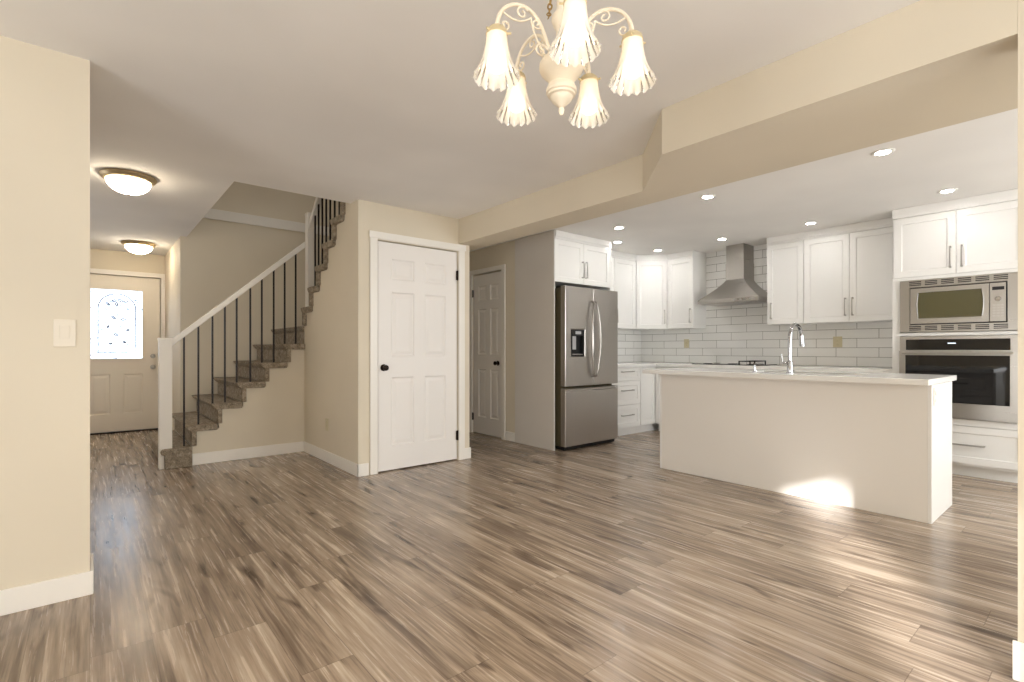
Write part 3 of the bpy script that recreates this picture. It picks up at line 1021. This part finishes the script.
base_cab('white three-drawer base cabinet next to the fridge', (4.826, 3.965, 0), 0, 0.672,
         [('drawer', 0.09, 0.667, 0.705, 0.866, ('h', 0.386, 0.820), 0.225), ('drawer', 0.09, 0.667, 0.400, 0.700, ('h', 0.386, 0.583), 0.225), ('drawer', 0.09, 0.667, 0.112, 0.395, ('h', 0.386, 0.270), 0.225)], 0.60)
t = thing('corner_base_cabinet', 'white plain-door base cabinet filling the inside corner', 'cabinet', (5.500, 3.965, 0))
obj('carcass', MB().box(0.0, 0.888, 0.02, 0.62, 0.105, 0.874), 'cab', t, 0.001)
obj('toe_kick', MB().box(0.0, 0.888, 0.075, 0.62, 0.001, 0.1045), 'cab', t)
front(t, 'door', 0.004, 0.328, 0.112, 0.866, None)
xs = 5.82
base_cab('white base cabinet in the corner under the hood side counter', (xs, 3.960, 0), -pi / 2, 0.52,
         [('door', 0.004, 0.516, 0.112, 0.866, ('v', 0.48, 0.74), 0.16)], 0.545)
base_cab('white wide-drawer base cabinet under the cooktop', (xs, 3.438, 0), -pi / 2, 0.836,
         [('drawer', 0.002, 0.834, 0.62, 0.866, ('h', 0.418, 0.75), 0.3), ('drawer', 0.002, 0.834, 0.112, 0.615, ('h', 0.418, 0.42), 0.3)], 0.545)
base_cab('white double-door base cabinet between cooktop and oven tower', (xs, 2.600, 0), -pi / 2, 1.26,
         [('door', 0.002, 0.628, 0.112, 0.866, ('v', 0.59, 0.74), 0.16), ('door', 0.632, 1.258, 0.112, 0.866, ('v', 0.67, 0.74), 0.16)], 0.545)

wt = obj('worktop', MB().prism([(4.824, 3.93), (5.785, 3.93), (5.785, 1.339), (6.388, 1.339), (6.388, 4.588), (4.824, 4.588)], 0.876, 0.914), 'quartz', None, 0.003)
tag(wt, 'white quartz worktop along the tiled kitchen walls', 'worktop')

# cooktop
ct = thing('cooktop', 'black gas cooktop with cast iron grates under the range hood', 'cooktop', (6.08, 3.02, 0.9145), -pi / 2)
obj('glass_top', MB().box(-0.42, 0.42, -0.24, 0.24, 0.0, 0.010), 'glass_black', ct, 0.003)
for x, y, r in ((-0.27, 0.11, 0.045), (-0.27, -0.11, 0.055), (0.0, 0.0, 0.065), (0.27, 0.11, 0.05), (0.27, -0.11, 0.045)):
    obj('burner', MB().lathe([(r, 0.010), (r, 0.012), (r * 0.75, 0.014), (0.004, 0.015)], 24, cx=x, cy=y), 'castiron', ct, smooth=True)
for x0, x1, zt in ((0.165, 0.305, 0.052),):
    g = MB()
    for yy in (-0.20, -0.15, -0.1, -0.05, 0.0, 0.05, 0.1, 0.15, 0.20):
        g.box(x0, x1, yy - 0.006, yy + 0.006, zt - 0.012, zt)
    for xx in (x0, (x0 + x1) / 2 - 0.006, x1 - 0.012):
        g.box(xx, xx + 0.012, -0.206, 0.206, zt - 0.012, zt)
    for xx in (x0, x1 - 0.012):
        for yy in (-0.206, 0.194):
            g.box(xx, xx + 0.012, yy, yy + 0.012, 0.0095, zt)
    obj('grate', g, 'castiron', ct)

# range hood
hd = thing('range_hood', 'stainless chimney range hood with flared canopy', 'range hood', (6.388, 3.02, 1.675), -pi / 2)
# local: x along -Y world, y toward the wall (0 = wall), z up
secs = []
rim_w, rim_d = 0.378, 0.468
for z, wdt, dep in [(0.0, rim_w, rim_d), (0.045, rim_w, rim_d)] + [(0.045 + 0.25 * t, 0.113 + (rim_w - 0.113) * (1 - t) ** 1.25, 0.27 + (rim_d - 0.27) * (1 - t) ** 1.25) for t in [i / 10 for i in range(1, 11)]]:
    secs.append((z, wdt, dep))
vs, fs = [], []
for z, wdt, dep in secs:
    vs += [(-wdt, 0, z), (-wdt, -dep, z), (wdt, -dep, z), (wdt, 0, z)]
for i in range(len(secs) - 1):
    for j in range(4):
        fs.append((i * 4 + j, i * 4 + (j + 1) % 4, (i + 1) * 4 + (j + 1) % 4, (i + 1) * 4 + j))
fs += [(0, 1, 2, 3), tuple(4 * (len(secs) - 1) + j for j in range(4))]
obj('canopy', MB().add(vs, fs), 'steel', hd, smooth=True)
obj('chimney', MB().box(-0.110, 0.110, -0.268, 0.0, 0.2952, CZ - 1.675 - 0.002), 'steel', hd, 0.002)
obj('chimney_cover', MB().prism([(-0.114, 0.0), (-0.114, -0.272), (0.114, -0.272), (0.114, 0.0), (0.1105, 0.0), (0.1105, -0.2685), (-0.1105, -0.2685), (-0.1105, 0.0)], 0.2955, 0.50), 'steel', hd)
obj('filter', MB().box(-0.34, 0.34, -0.43, -0.03, -0.008, -0.0005), 'nickel', hd)
obj('control_strip', MB().box(0.08, 0.34, -0.4695, -0.4682, 0.014, 0.034), 'chrome', hd)
for i in range(5):
    obj('button', MB().box(0.10 + i * 0.05, 0.128 + i * 0.05, -0.473, -0.4698, 0.017, 0.031), 'nickel', hd)

# ------------------------------------------------------------------ refrigerator: front plane y = 3.78
f = thing('refrigerator', 'stainless french-door refrigerator with ice dispenser and bottom freezer', 'refrigerator', (3.905, 3.78, 0))
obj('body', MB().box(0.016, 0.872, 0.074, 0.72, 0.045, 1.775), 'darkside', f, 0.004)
obj('base_grille', MB().box(0.02, 0.866, 0.030, 0.60, 0.012, 0.046), 'black', f)
for x in (0.06, 0.83):
    obj('foot', MB().lathe([(0.02, 0.0005), (0.02, 0.013)], 16, cx=x, cy=0.07), 'black', f)
    obj('hinge_cover', MB().box(x - 0.04, x + 0.04, 0.06, 0.16, 1.7755, 1.795), 'black', f, 0.003)
XS = 0.452
fz0, fz1 = 0.700, 1.788
# left door with dispenser recess: x 0.09..0.315, z 1.017..1.322
dl = obj('door', MB().grid([0.0, 0.09, 0.315, XS - 0.002], [fz0, 1.017, 1.322, fz1], 0.0, 0.070, axis='y', prof={(1, 1): [(0.004, 0.006), (0.006, 0.050)]}), 'steel_v', f, 0.006)
obj('dispenser', MB().grid([0.097, 0.117, 0.288, 0.308], [1.024, 1.044, 1.255, 1.315], 0.004, 0.049, axis='y', prof={(1, 1): [(0.002, 0.036)]}), 'black', dl)
obj('dispenser_display', MB().box(0.165, 0.255, 0.0025, 0.0038, 1.268, 1.300), 'grey', dl)
obj('dispenser_paddle', MB().box(0.125, 0.195, 0.022, 0.038, 1.10, 1.245), 'grey', dl, 0.004)
obj('drip_tray', MB().box(0.122, 0.283, 0.006, 0.038, 1.0445, 1.052), 'nickel', dl)
dr = obj('door', MB().box(XS + 0.002, 0.893, 0.0, 0.070, fz0, fz1), 'steel_v', f, 0.006)
fd = obj('freezer_drawer', MB().grid([0.0, 0.893], [0.050, 0.640, 0.676], 0.0, 0.070, axis='y', prof={(0, 1): [(0.003, 0.004), (0.006, 0.026)]}), 'steel_v', f, 0.006)
for dpar, sx in ((dl, -1), (dr, 1)):
    xb = XS + sx * 0.026
    pts = [(xb, 0.001, 0.800), (xb, -0.03, 0.806)] + [(xb + sx * 0.046 * sin(pi * i / 14), -0.036 - 0.012 * sin(pi * i / 14), 0.82 + (1.62 - 0.82) * i / 14) for i in range(15)] + [(xb, -0.03, 1.634), (xb, 0.001, 1.640)]
    obj('handle', MB().tube(pts, 0.0125, 12), 'steel', dpar, smooth=True)

# ------------------------------------------------------------------ island
isl = thing('kitchen_island', 'white paneled kitchen island facing the living room', 'island', (4.06, 0.74, 0))
IX, IY = 0.62, 1.972
obj('front_panel', MB().box(0.0, 0.02, 0.0205, IY - 0.0205, 0.001, 0.875), 'island', isl, 0.001)
obj('end_panel', MB().box(0.0, IX, 0.0, 0.02, 0.001, 0.875), 'cab', isl, 0.0015)
obj('end_panel', MB().box(0.0, IX, IY - 0.02, IY, 0.001, 0.875), 'cab', isl, 0.0015)
obj('floor_panel', MB().box(0.0205, 0.578, 0.0205, IY - 0.0205, 0.10, 0.118), 'cab', isl)
obj('toe_kick', MB().box(0.53, 0.545, 0.0205, IY - 0.0205, 0.001, 0.0995), 'cab', isl)
def isl_front(nm, a, b, z0, z1, hz=None, hv=None):
    d = obj(nm, MB().grid([a, a + 0.055, b - 0.055, b], [z0, z0 + min(0.055, (z1 - z0) * 0.3), z1 - min(0.055, (z1 - z0) * 0.3), z1], 0.61, 0.59, axis='x', prof={(1, 1): SHAKER}), 'cab', isl, 0.0012)
    m = pull_mb(0.22 if hz else 0.17, bool(hv)).rotz(pi / 2)
    o = obj('handle', m, 'nickel', d)
    o.location = (0.6105, (a + b) / 2 if hz else hv, hz if hz else 0.74)
isl_front('drawer', 0.024, 0.62, 0.64, 0.866, hz=0.76)
isl_front('drawer', 0.024, 0.62, 0.38, 0.635, hz=0.53)
isl_front('drawer', 0.024, 0.62, 0.112, 0.375, hz=0.27)
isl_front('door', 0.626, 1.02, 0.112, 0.866, hv=0.98)
isl_front('door', 1.024, 1.42, 0.112, 0.866, hv=1.06)
isl_front('door', 1.426, 1.948, 0.112, 0.866, hv=1.46)
switch_plate('wall_outlet', 'small white outlet on the end of the kitchen island', 'outlet', (4.137, 0.7397, 0.80), 0, 'plate_white', 'outlet', 0.07, 0.115)

it = obj('island_worktop', MB().grid([3.97, 4.30, 4.64, 4.83], [0.738, 1.22, 2.02, 2.845], 0.914, 0.876, holes={(1, 1)}, axis='z'), 'quartz', None, 0.003)
tag(it, 'white quartz slab on top of the kitchen island', 'worktop')

sk = thing('sink', 'undermount steel sink let into the island top', 'sink', (4.47, 1.62, 0.66))
obj('basin', MB().grid([-0.178, -0.168, 0.168, 0.178], [-0.408, -0.398, 0.398, 0.408], 0.2155, 0.0, axis='z', prof={(1, 1): [(0.006, 0.19), (0.02, 0.205)]}), 'sink', sk)
obj('drain', MB().lathe([(0.042, 0.0112), (0.042, 0.014), (0.03, 0.013)], 24), 'chrome', sk, smooth=True)

fc = thing('faucet', 'chrome gooseneck pull-down faucet standing beside the island sink', 'faucet', (4.20, 1.632, 0.9145))
obj('base', MB().lathe([(0.028, 0.0), (0.028, 0.006), (0.022, 0.010), (0.020, 0.085), (0.0155, 0.10)], 24), 'chrome', fc, smooth=True)
pts = [(0, 0, 0.09), (0, 0, 0.27)]
for i in range(1, 15):
    a = pi * i / 15 * 1.03
    pts.append((0.098 - 0.098 * cos(a), -0.012 * i / 15, 0.285 + 0.098 * sin(a)))
obj('spout', MB().tube(pts, 0.015, 14), 'chrome', fc, smooth=True)
p = Vector(pts[-1])
obj('spray_head', MB().tube([p + Vector((0, 0, 0.005)), p + Vector((0.004, -0.001, -0.03)), p + Vector((0.010, -0.002, -0.085))], [0.0155, 0.018, 0.020], 14), 'chrome', fc, smooth=True)
obj('lever', MB().tube([(0, 0.014, 0.075), (0, 0.045, 0.080), (0, 0.055, 0.086), (-0.006, 0.060, 0.150)], [0.014, 0.013, 0.009, 0.007], 12), 'chrome', fc, smooth=True)

sd = thing('soap_dispenser', 'small chrome soap dispenser standing on the island top left of the faucet', 'soap dispenser', (4.20, 1.905, 0.9145))
obj('base', MB().lathe([(0.020, 0.0), (0.020, 0.005), (0.011, 0.010), (0.010, 0.045), (0.006, 0.048), (0.006, 0.062)], 20), 'chrome', sd, smooth=True)
obj('nozzle', MB().tube([(-0.008, 0, 0.066), (0.02, 0, 0.068), (0.062, 0, 0.060)], [0.009, 0.007, 0.005], 12), 'chrome', sd, smooth=True)


# ------------------------------------------------------------------ lamps
# recessed downlights in the kitchen ceiling
spots = [
    (4.324, 3.392, 'recessed downlight over the floor in front of the fridge'),
    (4.895, 3.86, 'recessed downlight tight against the fridge cabinet corner'),
    (5.70, 3.84, 'recessed downlight in front of the angled corner cabinet'),
    (4.024, 2.222, 'recessed downlight over the island end nearest the fridge'),
    (5.679, 2.009, 'recessed downlight in front of the cabinets right of the hood'),
    (4.004, 0.980, 'recessed downlight close to the beam, largest in the kitchen ceiling'),
    (5.378, 0.879, 'recessed downlight in front of the oven tower'),
    (5.703, 2.967, 'recessed downlight in front of the range hood chimney'),
]
proto = None
for x, y, lab in spots:
    if proto is None:
        proto = thing('recessed_downlight', lab, 'downlight', (x, y, CZ - 0.0005), 0, 'recessed downlights in the kitchen ceiling')
        obj('trim_ring', MB().lathe([(0.040, -0.003), (0.046, -0.007), (0.062, -0.005), (0.066, 0.0), (0.040, 0.0)], 32, cap0=False, cap1=False), 'plate_white', proto, smooth=True)
        obj('lens', MB().lathe([(0.0395, -0.0035), (0.0395, -0.0005)], 32), 'led', proto)
    else:
        o = copy_tree(proto, lab)
        o.location = (x, y, CZ - 0.0005)

# flush dome lights in the hall
def dome_light(label, x, y):
    t = thing('flush_ceiling_light', label, 'ceiling light', (x, y, CZ - 0.0005), 0, 'flush dome lights along the hall ceiling')
    obj('pan', MB().lathe([(0.13, 0.0), (0.170, -0.002), (0.176, -0.012), (0.166, -0.028), (0.146, -0.042), (0.138, -0.042), (0.13, -0.03)], 48), 'brushed_brass', t, smooth=True)
    prof = [(0.137, -0.0425)] + [(0.137 * cos(a), -0.0425 - 0.092 * sin(a)) for a in [pi / 2 * i / 10 for i in range(1, 10)]] + [(0.012, -0.1343)]
    g = obj('glass_dome', MB().lathe(prof, 48), 'dome', t, smooth=True)
    obj('finial', MB().lathe([(0.009, -0.1345), (0.010, -0.139), (0.004, -0.144)], 16), 'brushed_brass', g, smooth=True)
    return t


d_near = dome_light('flush dome ceiling light nearer the wall stub, bigger of the two', 0.222, 4.74)
o = copy_tree(d_near, 'flush dome ceiling light by the front door, smaller of the two')
o.location = (0.455, 7.64, CZ - 0.0005)

# chandelier
CH = (1.090, 1.071, CZ - 0.0005)
ch = thing('chandelier', 'ivory scrolled five-arm chandelier with lit fluted glass shades', 'chandelier', CH)
zz = lambda z: z - CH[2]
obj('ceiling_canopy', MB().lathe([(0.065, 0.0), (0.065, -0.006), (0.05, -0.022), (0.02, -0.034), (0.008, -0.045)], 32), 'ivory', ch, smooth=True)
prof = [(0.003, 1.806), (0.007, 1.812), (0.009, 1.823), (0.006, 1.828), (0.012, 1.833), (0.022, 1.842), (0.030, 1.850), (0.032, 1.856), (0.034, 1.861), (0.041, 1.864), (0.041, 1.870), (0.046, 1.873), (0.046, 1.884), (0.042, 1.888), (0.040, 1.897),
        (0.033, 1.901), (0.036, 1.905), (0.047, 1.918), (0.062, 1.934), (0.067, 1.946), (0.066, 1.960), (0.058, 1.972), (0.040, 1.980), (0.026, 1.990), (0.018, 2.01), (0.016, 2.06), (0.024, 2.075), (0.030, 2.09), (0.028, 2.105),
        (0.016, 2.12), (0.012, 2.17), (0.018, 2.185), (0.010, 2.20)]
obj('column', MB().lathe([(r, zz(z)) for r, z in prof], 40), 'ivory', ch, smooth=True)
obj('stem', MB().tube([(0, 0, zz(2.195)), (0, 0, -0.04)], 0.006, 12), 'brass', ch, smooth=True)
# chain that hangs in a slack loop beside the stem
def chain_pts(n):
    out = []
    for i in range(n):
        t = i / (n - 1)
        s = 4 * (t - 0.5) ** 2
        out.append(Vector((-0.010 - 0.022 * (1 - s) * cos(0.7) - 0.010 * t, 0.022 * (1 - s), -0.05 - 0.25 * (1 - s))))
    return out
cpnts = chain_pts(24)
cm = MB()
for i in range(len(cpnts) - 1):
    a, b = cpnts[i], cpnts[i + 1]
    mid = (a + b) / 2
    d = (b - a)
    L = d.length * 0.62
    d.normalize()
    side = d.orthogonal().normalized()
    if i % 2:
        side = d.cross(side)
    cm.tube([mid + d * L * cos(2 * pi * q / 12) + side * 0.006 * sin(2 * pi * q / 12) for q in range(12)], 0.0014, 5, closed=True)
obj('chain', cm, 'brass', ch)

RR = 0.208
# arm in the plane x (outward) / z, from column to socket
def bez(p, n=14):
    out = []
    for i in range(n + 1):
        t = i / n
        out.append(tuple((1 - t) ** 3 * p[0][k] + 3 * (1 - t) ** 2 * t * p[1][k] + 3 * (1 - t) * t * t * p[2][k] + t ** 3 * p[3][k] for k in range(2)))
    return out
arm_path = bez([(0.030, 1.970), (0.055, 2.02), (0.062, 2.08), (0.112, 2.100)]) + bez([(0.112, 2.100), (0.152, 2.113), (0.205, 2.09), (RR, 2.020)])[1:]
def spiral(cx, cz, r0, turns, a0, sgn, n=26):
    return [(cx + r0 * (1 - 0.8 * i / n) * cos(a0 + sgn * 2 * pi * turns * i / n), cz + r0 * (1 - 0.8 * i / n) * sin(a0 + sgn * 2 * pi * turns * i / n)) for i in range(n + 1)]
scroll = []
scroll.append(spiral(0.128, 2.082, 0.020, 1.2, 2.6, -1))
scroll.append(spiral(0.183, 2.035, 0.018, 1.2, 0.0, -1))
scroll.append(spiral(0.082, 2.062, 0.017, 1.2, pi, 1))
scroll.append(spiral(0.068, 1.985, 0.022, 1.25, 2.8, -1))
scroll.append(bez([(0.196, 2.075), (0.165, 2.055), (0.135, 2.045), (0.100, 2.075)]))
scroll.append(bez([(0.100, 2.075), (0.098, 2.04), (0.075, 2.00), (0.055, 1.975)]))
to3 = lambda path: [(x, 0, zz(z)) for x, z in path]
arm_m = MB().tube(to3(arm_path), [0.0055 if 3 < i < len(arm_path) - 4 else 0.0065 for i in range(len(arm_path))], 10)
scr_m = MB()
for s_ in scroll:
    scr_m.tube(to3(s_), 0.0028, 8)
soc_m = MB().lathe([(0.008, zz(2.024)), (0.020, zz(2.020)), (0.029, zz(2.011)), (0.0315, zz(1.999)), (0.030, zz(1.997))], 24, cx=RR)
for q in range(3):
    a = q * 2 * pi / 3 + 0.5
    soc_m.tube([(RR + 0.030 * cos(a), 0.030 * sin(a), zz(2.0)), (RR + 0.042 * cos(a), 0.042 * sin(a), zz(2.0))], 0.0035, 6)
ZS = 2.004     # top of shade
sh_prof = [(0.029, 0.0), (0.0305, -0.017), (0.033, -0.038), (0.037, -0.058), (0.0425, -0.077), (0.049, -0.094), (0.056, -0.109), (0.0625, -0.121), (0.066, -0.129)]
def flute(r, z, a, t):
    k = max(0.0, (t - 0.35) / 0.65)
    return (r * (1 + 0.045 * k * cos(16 * a)), z + 0.0055 * k ** 4 * cos(16 * a))
shade_m = MB().lathe(sh_prof, 128, cap0=False, cap1=False, mod=flute)
bulb_prof = [(0.012, -0.015), (0.013, -0.042), (0.018, -0.052), (0.026, -0.066), (0.029, -0.082), (0.026, -0.098), (0.016, -0.108), (0.004, -0.111)]
bulb_m = MB().lathe(bulb_prof, 24)
front_dir = atan2(0.902 - 1.071, 0.968 - 1.090)
arm0 = obj('arm', arm_m, 'ivory', ch, smooth=True)
scr0 = obj('scrollwork', scr_m, 'ivory', arm0, smooth=True)
soc0 = obj('socket_cup', soc_m, 'cup', arm0, smooth=True)
sha0 = obj('shade', shade_m, 'shade', arm0, smooth=True); sha0.location = (RR, 0, zz(ZS))
bul0 = obj('bulb', bulb_m, 'bulb', arm0, smooth=True); bul0.location = (RR, 0, zz(ZS))
spot_d = bpy.data.lights.new('chandelier_bulb_light', 'SPOT')
spot_d.energy = 8.0
spot_d.color = (1.0, 0.82, 0.58)
spot_d.spot_size = radians(150)
spot_d.spot_blend = 0.6
spot_d.shadow_soft_size = 0.025
spot0 = bpy.data.objects.new('bulb_light', spot_d); COL.objects.link(spot0)
spot0.parent = arm0
spot0.location = (RR, 0, zz(ZS) - 0.118)
arm0.rotation_euler = (0, 0, front_dir)
for q in range(1, 5):
    a = arm0.copy(); COL.objects.link(a); a.rotation_euler = (0, 0, front_dir + q * 2 * pi / 5)
    for chd in (scr0, soc0, sha0, bul0, spot0):
        c2 = chd.copy(); COL.objects.link(c2); c2.parent = a
